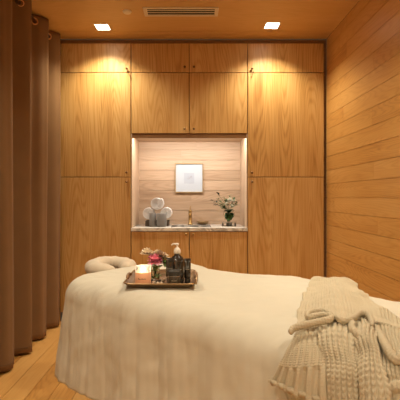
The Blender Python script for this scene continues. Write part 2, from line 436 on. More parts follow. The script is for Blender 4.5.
for i, (sxp, syp, dd) in enumerate(stems):
    e = Vector(P3(sxp, syp, dd)); b = Vector(base)
    tgt = md if i in (0, 1, 3) else (mp if i % 2 else mb)
    nl = 4 if i in (0, 1) else 12
    for k in range(nl):
        f = rnd.uniform(.75, 1.0) if i in (0, 1) else rnd.uniform(.35, 1.02); p = b.lerp(e, f) + Vector((0, 0, .02 * (1 - f)))
        dr = ((e - b).normalized() + Vector((rnd.uniform(-1, 1), rnd.uniform(-1, 1), rnd.uniform(-.8, .9)))).normalized()
        leaf_mb(tgt, p, dr, rnd.uniform(.02, .032), rnd.uniform(.012, .019))
mb.build('foliage', greenM, t); mp.build('foliage', paleleaf, t); md.build('foliage', darkleaf, t)
def bloom(parent, c, r, mat, seed, name='flower_head', layers=4):
    rr = random.Random(seed); mb = MB()
    for ly in range(layers):
        n = 5 + ly * 2; el = 1.35 - ly * .36
        for k in range(n):
            a = 2 * PI * k / n + ly * .6 + rr.uniform(-.15, .15)
            dr = (math.cos(a) * math.cos(el), math.sin(a) * math.cos(el), math.sin(el))
            leaf_mb(mb, (c[0] + dr[0] * r * .1, c[1] + dr[1] * r * .1, c[2] - r * .2), dr, r * rr.uniform(.9, 1.1), r * .85, curl=-.25 + ly * .12)
    return mb.build(name, mat, parent, True)
for i, (a, b, dd, r) in enumerate([(230, 200.5, -.03, .036), (234.5, 201.5, -.02, .028), (227, 204, -.05, .026), (232, 206, -.05, .024), (236, 205, -.01, .022)]):
    bloom(t, P3(a, b, dd), r, petalW, 20 + i)

# ------------------------------------------------------------------ ceiling fittings
lamp_face = emit('lamp_lens', (1, .90, .74), 14)
LX = ((-.785, 3.55), (.712, 3.52), (-.745, 1.75), (.712, 1.75), (-.745, -.1), (.712, -.1))  # last four are unseen additions: a pair over the bed, a fill pair behind
LAB = ['square recessed downlight above the left tall cabinet', 'square recessed downlight above the right tall cabinet',
       'unseen square recessed downlight over the head of the bed', 'unseen square recessed downlight over the foot of the bed',
       'added square fill downlight behind the camera at left', 'added square fill downlight behind the camera at right']
for i, (x, y) in enumerate(LX):
    t = thing('downlight', LAB[i], 'light', (x, y, CH), 'recessed ceiling downlights')
    mb = MB(); a, b = .066, .056
    mb.box(x - a, x + a, y - a, y - b, CH - .004, CH - .0005).box(x - a, x + a, y + b, y + a, CH - .004, CH - .0005)
    mb.box(x - a, x - b, y - b, y + b, CH - .004, CH - .0005).box(x + b, x + a, y - b, y + b, CH - .004, CH - .0005)
    mb.build('trim_ring', M['white'], t)
    MB().box(x - b, x + b, y - b, y + b, CH - .0025, CH - .0008).build('lens', lamp_face, t)
# vent
vx0, vx1, vy0, vy1 = -.385, .222, 3.175, 3.325
t = thing('ceiling_vent', 'long beige slotted air vent in the wooden ceiling', 'vent', ((vx0 + vx1) / 2, (vy0 + vy1) / 2, CH))
mb = MB(); zt = CH - .0008; zb = CH - .010; g = .024
mb.box(vx0, vx1, vy0, vy0 + g, zb, zt).box(vx0, vx1, vy1 - g, vy1, zb, zt).box(vx0, vx0 + .03, vy0 + g, vy1 - g, zb, zt).box(vx1 - .03, vx1, vy0 + g, vy1 - g, zb, zt)
mb.build('frame', M['ventmetal'], t, bevel=.002)
MB().box(vx0 + .03, vx1 - .03, vy0 + g, vy1 - g, CH - .002, zt).build('duct_opening', M['dark'], t)
for k in range(2):
    yy = vy0 + g + .033 + k * .036
    MB().box(vx0 + .03, vx1 - .03, yy - .005, yy + .005, CH - .005, CH - .0022, ).build('slat', M['ventmetal'], t)
tag(MB().lathe([(.036, 0), (.036, -.004), (.030, -.011), (.018, -.015), (0, -.016)], 28).build('smoke_detector', plain('beige_plastic', (.86, .76, .60), .5), None, True), 'small round beige detector on the ceiling left of the vent', 'smoke detector').location = (-.52, 3.256, CH - .0006)

# ------------------------------------------------------------------ curtain
per, A, XC = .305, .070, -1.285
def cx_(Y, z):
    ph = (Y - 3.66) / per * 2 * PI
    k = 1 + .10 * math.sin(Y * 9 + 1) + .12 * (1 - z / 2.7) * math.sin(Y * 5.3)
    w = math.cos(ph) + .24 * math.cos(2 * ph + 1.0 + 2.2 * math.sin(Y * 3.1)) + .09 * math.cos(4 * ph + 3 * math.sin(Y * 2.3) + .35 * z)
    fine = .006 * math.sin(Y * 61 + .6 * z) * (1 - z / 2.9)
    return XC + A * k * w * .92 + fine
t = thing('curtain', 'floor-length brown fabric curtain hanging in deep folds at left', 'curtain', (XC, 2.8, 0))
ys = np.arange(1.45, 3.70, .0085); zs = np.linspace(.018, 2.692, 60); mb = MB(); vs = []; fs = []
for z in zs:
    for y in ys: vs.append((cx_(y + .010 * math.sin(z * 1.3 + y * 4), z), y, z + (0 if z > .1 else 0)))
n = len(ys)
for i in range(len(zs) - 1):
    for k in range(n - 1): fs.append((i * n + k, i * n + k + 1, (i + 1) * n + k + 1, (i + 1) * n + k))
o = mb.add(vs, fs).build('curtain_cloth', M['curtain'], t, True)
s_ = o.modifiers.new('thick', 'SOLIDIFY'); s_.thickness = .004; s_.offset = 0
mb = MB(); mb.tube([(cx_(y, .06) + .0045, y, .062) for y in ys], .0012, 5); mb.build('hem_stitch', plain('hem', (.12, .065, .033), .9), t)
for j in range(8):
    for side in (0, 1):
        Y = 3.66 - per * j - per * (.25 if side == 0 else .75) + (.010 if side == 0 else -.010)
        if Y < 1.5: continue
        dxdy = (cx_(Y + .004, 2.635) - cx_(Y - .004, 2.635)) / .008
        ang = math.atan2(dxdy, 1)
        Mx = T(cx_(Y, 2.635), Y, 2.635) @ RZ(-ang) @ RY(PI / 2)
        mb = MB(); pts = [(.024 * math.cos(a), .024 * math.sin(a), 0) for a in np.linspace(0, 2 * PI, 28)[:-1]]
        mb.tube(pts, .0065, 8, True, Mx)
        mb.build('grommet', M['copper'], t, True)
tr = thing('curtain_rod', 'dark metal curtain rod threaded through the copper grommets', 'rod', (XC, 2.6, 2.635))
MB().tube([(XC + .005, 1.3, 2.635), (XC + .005, 3.78, 2.635)], .012, 14).build('rod', M['bronze'], tr, True)
for y in (1.4, 3.74): MB().lathe([(.010, 2.647), (.010, 2.694), (.022, 2.695), (.022, 2.699)], 14, T(XC + .005, y, 0)).build('bracket', M['bronze'], tr, True)

# ------------------------------------------------------------------ massage bed
D = Vector((.72, -.69, 0)).normalized(); N = Vector((D.y, -D.x, 0)) * -1      # D head to foot; N away from the camera
C0 = Vector((-.38, 2.30, 0))
F, RR, Z0, LB = .34, .10, .80, 1.80
def profile(w):
    a = abs(w); s_ = 1 if w >= 0 else -1
    if a < F: v, z = a, Z0
    elif a < F + RR * PI / 2:
        f = (a - F) / RR; v, z = F + RR * math.sin(f), Z0 - RR * (1 - math.cos(f))
    else:
        h = a - F - RR * PI / 2; v, z = F + RR + .13 * h, Z0 - RR - h
    return s_ * v, z
def S(u, w, e=0):
    """point on the bed: u from the head, w across (positive to the camera), e above the surface"""
    v, z = profile(w); v2, z2 = profile(w + .001)
    tv = Vector((v2 - v, z2 - z)).normalized(); nv, nzz = -tv.y, tv.x
    return C0 + D * u - N * (v + nv * e) + Vector((0, 0, z + nzz * e))
# the duvet
def duvet():
    rc = .05; u0, u1 = .12 + rc, LB - .12 - rc; vv = F - rc
    path = []   # (corepoint u,v, normal u,v, arclength)
    def seg(a, b, nrm, k):
        for i in range(k): f = i / k; path.append(((a[0] + (b[0] - a[0]) * f, a[1] + (b[1] - a[1]) * f), nrm))
    def corner(c, a0, k=26):
        for i in range(k): a = a0 + PI / 2 * i / k; path.append((c, (math.cos(a), math.sin(a))))
    seg((u0, -vv), (u1, -vv), (0, -1), 300); corner((u1, -vv), -PI / 2)
    seg((u1, -vv), (u1, vv), (1, 0), 110); corner((u1, vv), 0)
    seg((u1, vv), (u0, vv), (0, 1), 300); corner((u0, vv), PI / 2, 34)
    seg((u0, vv), (u0, -vv), (-1, 0), 110); corner((u0, -vv), PI, 34)
    n = len(path); cu, cv = (u0 + u1) / 2, 0
    rings = []
    for s_ in np.linspace(.04, 1, 46)[:-1]: rings.append(('in', s_))
    for f in np.linspace(0, PI / 2, 16): rings.append(('arc', f))
    H = .352
    for h in np.linspace(0, H, 40)[1:]: rings.append(('drop', h))
    vs = []; fs = []
    q = np.zeros(n)
    for i in range(1, n):
        (a, na), (b, nb) = path[i - 1], path[i]
        pa = (a[0] + na[0] * .2, a[1] + na[1] * .2); pb = (b[0] + nb[0] * .2, b[1] + nb[1] * .2)
        q[i] = q[i - 1] + math.hypot(pa[0] - pb[0], pa[1] - pb[1])
    for kind, s_ in rings:
        for i in range(n):
            (c, nn) = path[i]
            bu, bv = c[0] + nn[0] * rc, c[1] + nn[1] * rc
            near = 1
            if kind == 'in':
                u, v, z = cu + (bu - cu) * s_, (bv) * s_, Z0; fold = 0; h = 0
                nu, nv_, nz_ = 0, 0, 1
            elif kind == 'arc':
                o = RR * math.sin(s_); u, v, z = bu + nn[0] * o, bv + nn[1] * o, Z0 - RR * (1 - math.cos(s_)); h = 0
                nu, nv_, nz_ = nn[0] * math.sin(s_), nn[1] * math.sin(s_), math.cos(s_)
            else:
                h = s_; o = RR + .13 * h; z = Z0 - RR - h
                z += .012 * math.sin(q[i] * 7) * (h / H) * 1.0
                u, v = bu + nn[0] * o, bv + nn[1] * o; nu, nv_, nz_ = nn[0], nn[1], 0
            # soft rumples
            th = {'in': 0, 'arc': s_ / (PI / 2) * .19 if kind == 'arc' else 0, 'drop': .19 + h}[kind]
            pn = Vector((q[i] * 1.0, th * .8, 3.3))
            g = max(0, min(1, th / .30)); g = g * g * (3 - 2 * g)
            fo = g * (.014 * noise.noise(Vector((q[i] * 8.5 + 1.2 * th, th * .6, 1.0))) + .008 * noise.noise(Vector((q[i] * 17 + 2.6 * th, th * 1.0, 5.0))) + .0036 * noise.noise(Vector((q[i] * 42 + th * 6, th * 2.2, 9.0))))
            lp = Vector((u * 4, v * 4, z * 4))
            top = .010 * noise.noise(lp) + .005 * noise.noise(lp * 2.7) + .0022 * noise.noise(Vector((u * 30 + v * 14, v * 26, z * 22)))
            # keep the cloth under the tray calm
            dd = math.hypot(u - .40, v - .02); calm = min(1, max(0, (dd - .22) / .12)) if nz_ > .6 else 1
            dsp = top * (.25 + .75 * calm) * (1 if kind == 'in' else 1) + fo
            # hollow between the bulges along the far side
            if v < -.2: dsp += (-.022 + .016 * math.cos((u - .88) * 7.0)) * min(1, (-v - .2) / .15) * (1 if kind != 'drop' else max(0, 1 - h * 4))
            P = C0 + D * (u + nu * dsp) - N * (v + nv_ * dsp) + Vector((0, 0, z + nz_ * dsp))
            vs.append(tuple(P))
    R_ = len(rings)
    for r in range(R_ - 1):
        for i in range(n):
            j = (i + 1) % n; fs.append((r * n + i, (r + 1) * n + i, (r + 1) * n + j, r * n + j))
    c = len(vs); vs.append(tuple(C0 + D * cu + Vector((0, 0, Z0))))
    for i in range(n): fs.append((c, i, (i + 1) % n))
    mb = MB().add(vs, fs); o = mb.build('duvet', M['duvet'], None, True)
    m = o.modifiers.new('thick', 'SOLIDIFY'); m.thickness = .006; m.offset = -1
    return o
tag(duvet(), 'cream duvet draped over the massage bed down to a loose hem', 'duvet')
# the bed below
t = thing('massage_table', 'massage bed with a beige padded face cradle, hidden under the cream duvet', 'massage table', tuple(C0 + D * .9))
def bedbox(mb, u0, u1, v0, v1, z0, z1):
    Mx = Matrix(((D.x, N.x, 0, C0.x), (D.y, N.y, 0, C0.y), (0, 0, 1, 0), (0, 0, 0, 1)))
    return mb.box(u0, u1, v0, v1, z0, z1, Mx)
bedbox(MB(), .08, 1.72, -.36, .36, .67, .765).build('mattress', M['padding'], t, bevel=.03, seg=4)
bedbox(MB(), .12, 1.68, -.32, .32, .60, .669).build('frame', M['reveal'], t, bevel=.005)
for u in (.22, 1.50):
    for v in (-.28, .22): bedbox(MB(), u, u + .06, v, v + .06, 0, .599).build('leg', M['reveal'], t, bevel=.004)
bedbox(MB(), .22, 1.56, -.03, .03, .12, .17).build('stretcher', M['reveal'], t)
# face cradle: padded horseshoe under a soft cover
cc = C0 - D * .150 + Vector((0, 0, .768)) - N * -.01
vs = []; fs = []; n1, n2 = 60, 20; gap = .30
for i in range(n1 + 1):
    a = gap + (2 * PI - 2 * gap) * i / n1
    endf = math.sin(PI * i / n1); tr_ = min(1, (endf * 3.2)) ** .5
    for k in range(n2):
        b = 2 * PI * k / n2
        rr = .095 + .050 * math.cos(b) * (.35 + .65 * tr_); zz = .043 * math.sin(b) * (.35 + .65 * tr_)
        wob = .004 * noise.noise(Vector((math.cos(a) * 4, math.sin(a) * 4, b)))
        p = cc + D * (math.cos(a) * (rr + wob) * .95) + N * (math.sin(a) * (rr + wob) * 1.12) + Vector((0, 0, zz + wob - .01 * math.cos(a)))
        vs.append(tuple(p))
for i in range(n1):
    for k in range(n2): fs.append((i * n2 + k, i * n2 + (k + 1) % n2, (i + 1) * n2 + (k + 1) % n2, (i + 1) * n2 + k))
fs.append(tuple(range(n2 - 1, -1, -1))); fs.append(tuple(n1 * n2 + k for k in range(n2)))
fc = MB().add(vs, fs).build('face_cradle', M['cushion'], t, True); fc['label'] = 'beige padded face cradle'
mb = MB(); a = cc + Vector((0, 0, -.055))
mb.tube([tuple(a + N * .08 - D * .02), tuple(a + N * .08 + D * .30)], .009, 10); mb.tube([tuple(a - N * .08 - D * .02), tuple(a - N * .08 + D * .30)], .009, 10)
bedbox(mb, -.25, -.08, -.11, .11, cc.z - .052, cc.z - .044)
mb.build('cradle_bracket', M['bronze'], t)

#THROW-BEGIN
# ------------------------------------------------------------------ knitted throw
knitM = cloth('oatmeal_knit', (.53, .455, .32), (.61, .53, .38), 420, bump=.9, sheen=.05)
def cat(pts, t):
    m = len(pts) - 1; x = min(max(t, 0), 1) * m; i = min(int(x), m - 1); f = x - i
    p1, p2 = pts[i], pts[i + 1]; p0 = pts[i - 1] if i > 0 else 2 * p1 - p2; p3 = pts[i + 2] if i < m - 1 else 2 * p2 - p1
    return .5 * ((2 * p1) + (p2 - p0) * f + (2 * p0 - 5 * p1 + 4 * p2 - p3) * f * f + (3 * p1 - p0 - 3 * p2 + p3) * f ** 3)
def stitch(cx, ry, amp):
    x = cx - math.floor(cx); leg = abs(math.sin(PI * x)) ** .7 * (1 - .35 * max(0, 1 - abs(x - .5) * 9))
    ph = ry + abs(x - .5) * 1.3
    return amp * leg * (.40 + .60 * abs(math.sin(PI * ph)) ** .7)
def knit_panel(name, net, parent, cols, rows, amp=.0032, rib=None, puff=0, lump=0, thick=.007, res=(6, 4), label=None, fine=1, edge=0, dent=False):
    net = [[np.array(p, float) for p in r] for r in net]
    NA, NB = cols * res[0], rows * res[1]
    grid = []
    for j in range(NB + 1):
        b = j / NB; col = [cat([net[r][c] for r in range(len(net))], b) for c in range(len(net[0]))]
        grid.append([cat(col, i / NA) for i in range(NA + 1)])
    P = np.array([[tuple(S(q[0], q[1], q[2] + puff * math.sin(PI * i / NA) ** .7)) for i, q in enumerate(row)] for row in grid])
    du = np.gradient(P, axis=1); dv = np.gradient(P, axis=0); nr = np.cross(du, dv); nr /= np.maximum(np.linalg.norm(nr, axis=2, keepdims=True), 1e-9)
    ref = np.array([0, 0, 1.0]) + np.array([-N.x, -N.y, 0]) * .6
    if (nr @ ref).mean() < 0: nr = -nr
    for j in range(NB + 1):
        b = j / NB
        for i in range(NA + 1):
            a = i / NA; h = stitch(a * cols, b * rows, amp) * fine
            if rib and b > rib[0]:
                k = min(1, (b - rib[0]) / .04); x = math.sin(2 * PI * (a * rib[1] if rib[1] > 0 else (b + .10 * a) / .11))
                h = h * (1 - .75 * k) + k * rib[2] * (max(-.8, min(.8, x * 1.6)))
            if lump:
                q = Vector(P[j, i]) * 11; h += lump * noise.noise(q) + lump * .6 * noise.noise(q * 2.3)
            if dent: h -= .012 * math.exp(-((a - .50) ** 2 / .0012 + (b - .49) ** 2 / .0009)) - .006 * math.sin(a * 9 + b * 5)
            if edge: h -= edge * (max(0, 1 - a * 12) ** 2 + max(0, 1 - (1 - a) * 12) ** 2)
            P[j, i] += nr[j, i] * h
    n = NA + 1; fs = [(j * n + i, j * n + i + 1, (j + 1) * n + i + 1, (j + 1) * n + i) for j in range(NB) for i in range(NA)]
    v0, v1, v2 = P[0, 0], P[0, 1], P[1, 0]
    flip = np.cross(v1 - v0, P[1, 1] - v0) @ nr[0, 0] < 0
    if flip: fs = [f[::-1] for f in fs]
    mb = MB(); mb.add([tuple(p) for p in P.reshape(-1, 3)], fs); o = mb.build(name, knitM, parent, True)
    s_ = o.modifiers.new('thick', 'SOLIDIFY'); s_.thickness = thick; s_.offset = -1
    if label: o['label'] = label
    return o
def knit_roll(name, path, e, parent, r=.009, sub=14):
    pts = [np.array(p, float) for p in path]; m = (len(pts) - 1) * sub; c = [cat(pts, i / m) for i in range(m + 1)]
    W_ = [Vector(S(q[0], q[1], e)) for q in c]; vs = []; fs = []; n = 18; s_ = 0
    for i, p in enumerate(W_):
        t_ = (W_[min(i + 1, m)] - W_[max(i - 1, 0)]).normalized(); up = Vector((0, 0, 1)) - t_ * t_.z; up.normalize(); sd = t_.cross(up)
        if i: s_ += (p - W_[i - 1]).length
        en = min(1, .45 + min(i, m - i) / 8)
        for k in range(n):
            a = 2 * PI * k / n; rr = (r + .0011 * math.sin(6 * a + s_ * 260) + .0006 * math.sin(s_ * 900)) * en
            vs.append(tuple(p + sd * math.cos(a) * rr + up * math.sin(a) * rr * 1.25))
    for i in range(m):
        for k in range(n): fs.append((i * n + k, i * n + (k + 1) % n, (i + 1) * n + (k + 1) % n, (i + 1) * n + k))
    fs.append(tuple(range(n - 1, -1, -1))); fs.append(tuple(m * n + k for k in range(n)))
    return MB().add(vs, fs).build(name, knitM, parent, True)
def net3(e, rows, extra=None):
    out = [[(u, w, e) for u, w in r] for r in rows]
    if extra: out.append([(2 * b[0] - a[0] * 1 if False else b[0] + (b[0] - a[0]) * extra, b[1] + .10 * extra + .03, e) for a, b in zip(rows[-2], rows[-1])])
    return out
th = thing('knitted_throw', 'chunky oatmeal knitted throw bunched over the near side of the duvet at right', 'throw', tuple(C0 + D * 1.3 + Vector((0, 0, Z0))))
B0 = net3(.020, [[(1.305, .40), (1.352, .40), (1.407, .40)], [(1.292, .495), (1.353, .505), (1.433, .505)], [(1.314, .530), (1.361, .540), (1.436, .540)], [(1.34, .56), (1.38, .57), (1.44, .57)]])
B1 = net3(.024, [[(1.299, .361), (1.303, .310), (1.330, .260)], [(1.311, .423), (1.346, .410), (1.408, .388)], [(1.300, .466), (1.360, .458), (1.441, .436)], [(1.276, .504), (1.357, .509), (1.465, .511)]])
B1[0] = [(u, w, .014) for u, w, e in B1[0]]
B1[3] = [(u, w, .042) for u, w, e in B1[3]]
B1[2] = [(u, w, .036) for u, w, e in B1[2]]
B2 = net3(.032, [[(1.322, .310), (1.360, .267), (1.412, .250)], [(1.380, .396), (1.433, .390), (1.485, .383)], [(1.418, .440), (1.466, .436), (1.512, .433)], [(1.438, .508), (1.484, .505), (1.532, .497)]], .7)
B2[0] = [(u, w, .018) for u, w, e in B2[0]]
B3 = net3(.034, [[(1.389, .225), (1.401, .171), (1.435, .194)], [(1.468, .369), (1.487, .358), (1.505, .345)], [(1.494, .415), (1.520, .405), (1.543, .400)], [(1.518, .487), (1.550, .479), (1.590, .473)]], .7)
B3[0] = [(u, w, .018) for u, w, e in B3[0]]
B4 = net3(.022, [[(1.406, .111), (1.426, .046), (1.499, .118)], [(1.502, .340), (1.528, .315), (1.570, .346)], [(1.533, .400), (1.567, .397), (1.605, .408)], [(1.556, .475), (1.597, .472), (1.641, .476)]], .7)
ea = (.014, .036, .046, .048, .042, .022)
def rowA(us, ws, k=1): return [(u, w, e * k) for u, w, e in zip(us, ws, ea)]
AN = [rowA((.95, .99, 1.03, 1.08, 1.12, 1.16), (-.50,) * 6, .25), rowA((.97, 1.01, 1.05, 1.09, 1.13, 1.17), (-.40,) * 6, .45),
      rowA((1.01, 1.05, 1.09, 1.14, 1.19, 1.24), (-.28, -.28, -.28, -.28, -.27, -.25), .65),
      rowA((1.159, 1.184, 1.221, 1.260, 1.295, 1.335), (.092, .026, -.010, -.048, -.081, -.097)),
      rowA((1.268, 1.282, 1.310, 1.351, 1.394, 1.427), (.322, .229, .170, .130, .105, .041)),
      rowA((1.305, 1.318, 1.364, 1.418, 1.460, 1.527), (.375, .300, .272, .285, .240, .215))]
knit_panel('folded_under_panel', B0, th, 7, 16, amp=.002, rib=(.1, 5, .002), res=(9, 5))
knit_panel('ribbed_panel', B1, th, 10, 32, amp=.0075, rib=(.66, 6, .0060), puff=.014, lump=.006, edge=.008, res=(10, 5))
knit_panel('ribbed_panel', B4, th, 8, 36, amp=.0080, rib=(.58, -4, .006), puff=.008, lump=.006, edge=.006, res=(10, 5))
knit_panel('knit_fold', B2, th, 8, 34, amp=.0085, puff=.020, lump=.007, edge=.024, res=(10, 5))
knit_panel('knit_fold', B3, th, 6, 34, amp=.0085, puff=.024, lump=.007, edge=.024, res=(10, 5))
knit_panel('top_panel', AN, th, 26, 64, amp=.0026, lump=.013, thick=.012, res=(8, 4), dent=True)
roll = [(1.319, .409), (1.318, .399), (1.334, .389), (1.357, .377), (1.379, .364), (1.391, .354), (1.387, .342), (1.371, .337), (1.353, .348), (1.342, .361), (1.332, .361), (1.325, .348), (1.331, .322), (1.350, .304), (1.378, .320), (1.409, .343), (1.430, .342), (1.433, .305), (1.430, .256), (1.446, .247), (1.469, .282), (1.493, .340)]
knit_roll('rolled_edge', roll, .062, th, .0072)
knit_roll('rolled_edge', [(1.436, .326), (1.453, .358), (1.470, .369), (1.488, .376), (1.494, .369)], .054, th, .009)
knit_roll('rolled_edge', [(1.472, .268), (1.512, .340), (1.543, .375), (1.561, .391), (1.575, .396), (1.583, .383)], .040, th, .010)
#THROW-END

# ------------------------------------------------------------------ tray and what stands on it
TZ = Z0 + .0090
def tp(px, Y): return nx(px, Y)
TX0, TX1, TY0, TY1 = -.284, .023, 1.655, 1.985
bronze_tray = plain('tray_bronze', (.26, .17, .09), .32, .85)
tcx, tcy = (TX0 + TX1) / 2, (TY0 + TY1) / 2
t = thing('serving_tray', 'rectangular dark bronze tray with raised rim lying on the duvet', 'tray', (tcx, tcy, TZ))
def rrect(hx, hy, r, z, k=6):
    pts = []
    for (sx, sy, a0) in ((1, 1, 0), (-1, 1, PI / 2), (-1, -1, PI), (1, -1, 3 * PI / 2)):
        for i in range(k + 1):
            a = a0 + PI / 2 * i / k; pts.append((tcx + sx * (hx - r) + r * math.cos(a), tcy + sy * (hy - r) + r * math.sin(a), z))
    return pts
hx, hy = (TX1 - TX0) / 2, (TY1 - TY0) / 2
ringsT = [rrect(hx - .03, hy - .03, .02, TZ), rrect(hx - .018, hy - .018, .03, TZ + .001), rrect(hx - .004, hy - .004, .035, TZ + .016), rrect(hx, hy, .037, TZ + .019), rrect(hx - .002, hy - .002, .036, TZ + .021),
          rrect(hx - .010, hy - .010, .032, TZ + .016), rrect(hx - .022, hy - .022, .026, TZ + .005), rrect(hx - .032, hy - .032, .018, TZ + .004)]
vs = [p for r_ in ringsT for p in r_]; n = len(ringsT[0]); fs = []
for i in range(len(ringsT) - 1):
    for k in range(n): fs.append((i * n + k, i * n + (k + 1) % n, (i + 1) * n + (k + 1) % n, (i + 1) * n + k))
fs.append(tuple(range(n - 1, -1, -1))); fs.append(tuple((len(ringsT) - 1) * n + k for k in range(n)))
MB().add(vs, fs).build('tray_body', bronze_tray, t, True, bevel=0)
mb = MB(); mb.tube([p for p in rrect(hx - .001, hy - .001, .036, TZ + .0205)], .0028, 6, closed=True); mb.build('rim', plain('rim_brass', (.42, .28, .14), .35, .9), t, True)
for sx in (-1, 1):
    x = tcx + sx * (hx - .004); pts = []
    for i in range(13):
        a = PI * i / 12; pts.append((x + sx * .006 * math.sin(a), tcy + (.05 if sx < 0 else .06) * math.cos(a) * (1) - (.0 if sx < 0 else .10), TZ + .018 + (.012 if sx < 0 else .034) * math.sin(a)))
    MB().tube(pts, .0055, 10).build('handle', plain('handle_bronze', (.40, .27, .16), .3, .9), t, True)
TF = TZ + .0045
# candle
Yc = 1.730; cxx = tp(143.2, Yc); cr = .0335; ch = .079
t = thing('lit_candle', 'lit candle in a peach and white glass cup at the left of the tray', 'candle', (cxx, Yc, TF))
frost = NT('frosted_cup'); 
frost.b.inputs['Base Color'].default_value = (.97, .95, .92, 1); frost.b.inputs['Transmission Weight'].default_value = .75; frost.b.inputs['Roughness'].default_value = .6; frost.b.inputs['IOR'].default_value = 1.2
MB().lathe([(0, 0), (cr - .003, 0), (cr, .003), (cr, ch), (cr - .002, ch + .001), (cr - .003, ch), (cr - .003, .006), (0, .006)], 40, T(cxx, Yc, TF), cap=False).build('glass_cup', frost.m, t, True)
MB().lathe([(cr + .0004, .004), (cr + .0009, .0045), (cr + .0009, .053), (cr + .0004, .0535)], 40, T(cxx, Yc, TF), cap=False).build('label_wrap', plain('glowing_peach_wrap', (.86, .47, .27), .55, 0, Emission_Color=(1, .42, .2, 1), Emission_Strength=.12), t, True)  # wrap glows faintly by itself, imitating candlelight through peach glass
wax = plain('lit_wax', (.95, .66, .42), .5, 0, Subsurface_Weight=.6, Subsurface_Radius=(.05, .03, .015), Emission_Color=(1, .50, .26, 1), Emission_Strength=.55)  # emission stands in for flame light spreading through the wax
MB().lathe([(0, .0065), (cr - .0035, .0065), (cr - .0035, .050), (cr - .008, .0485), (0, .048)], 36, T(cxx, Yc, TF), cap=False).build('wax', wax, t, True)
MB().lathe([(.001, .048), (.001, .056), (0, .056)], 8, T(cxx, Yc, TF)).build('wick', M['dark'], t)
MB().lathe([(0, .054), (.0035, .058), (.0048, .063), (.003, .071), (0, .078)], 14, T(cxx, Yc, TF)).build('flame', emit('flame', (1, .78, .48), 30), t, True)
mb = MB(); rc_ = random.Random(5); a0 = -PI / 2 - .52; k = 0
while k < 11:      # the illegible printed word on the cup
    a = a0 + k * .095; h = rc_.choice((.0028, .0028, .0045)) if k else .0055
    Mx = T(cxx, Yc, TF) @ RZ(a)
    mb.box(cr + .0010, cr + .0014, -.0012, .0003, .026, .026 + h, Mx); mb.box(cr + .0010, cr + .0014, -.0012, .0011, .026 + rc_.choice((0, .0018)), .0268 + rc_.choice((0, .0018)), Mx)
    k += 1
mb.build('printed_word', plain('brown_ink', (.10, .035, .02), .7), t)
# bud vase with flowers
Yv = 1.835; bvx = tp(155.2, Yv)
t = thing('bud_vase', 'small clear glass bud vase in the middle of the tray', 'vase', (bvx, Yv, TF))
MB().lathe([(0, 0), (.018, 0), (.020, .003), (.020, .050), (.013, .066), (.011, .075), (.014, .082), (.0125, .082), (.0095, .075), (.0115, .066), (.018, .049), (.018, .006), (0, .005)], 28, T(bvx, Yv, TF), cap=False).build('vase_glass', glassM, t, True)
t = thing('posy', 'pink rose, white blooms and green leaves standing in the bud vase', 'flowers', (bvx, Yv, TF + .01))
def P4(px, py, Y): return (nx(px, Y), Y, nz(py, Y))
mb = MB(); heads = [(154.8, 259.6, Yv), (147.0, 252.5, Yv - .01), (150.5, 254.2, Yv - .005), (160.5, 254.0, Yv + .01), (164.0, 258.5, Yv), (162, 262.5, Yv - .01)]
for i, hh in enumerate(heads):
    e = Vector(P4(*hh)); b = Vector((bvx + .004 * math.cos(i), Yv + .004 * math.sin(i), TF + .012)); m_ = Vector((bvx + .004 * math.cos(i + 1), Yv + .003, TF + .078))
    mb.tube([tuple(b), tuple(m_), tuple((m_ + e) / 2 + Vector((0, 0, .004))), tuple(e)], .0018, 6)
mb.build('stem', greenM, t, True)
mb = MB()
for (a, b) in ((153, 266), (157, 267), (161.5, 263), (163.5, 261.5), (165.5, 264), (166, 261), (152, 262), (162, 266), (158.5, 263), (155, 271), (156, 275), (154, 278)):
    for k in range(3): leaf_mb(mb, P4(a, b, Yv - .004), (rnd.uniform(-1, 1), rnd.uniform(-1, .3), rnd.uniform(-.6, .8)), .030, .018)
mb.build('foliage', plain('posy_leaf', (.22, .34, .11), .5), t)
pinkM = plain('pink_petal', (.88, .30, .42), .55, 0, Subsurface_Weight=.1)
bloom(t, P4(155.3, 259.8, Yv - .02), .034, pinkM, 31, layers=5)['label'] = 'pink rose head'
bloom(t, P4(151.5, 257.2, Yv - .01), .018, pinkM, 32)['label'] = 'small pink bud'
cream = plain('cream_petal', (.92, .80, .62), .6)
bloom(t, P4(146.8, 253.2, Yv - .005), .031, cream, 33)
bloom(t, P4(150.2, 253.8, Yv), .024, cream, 34)
bloom(t, P4(160.0, 255.5, Yv), .030, plain('dusty_petal', (.50, .36, .27), .6), 35)
bloom(t, P4(163.6, 257.5, Yv + .015), .028, cream, 36)
bloom(t, P4(157.2, 253.6, Yv + .02), .024, cream, 37)
mb = MB()
for (a, b) in ((147, 252.6), (150, 254)): mb.sphere(P4(a, b, Yv - .018), .006, 10, 6)
mb.build('flower_eye', plain('flower_eye', (.06, .02, .015), .7), t, True)
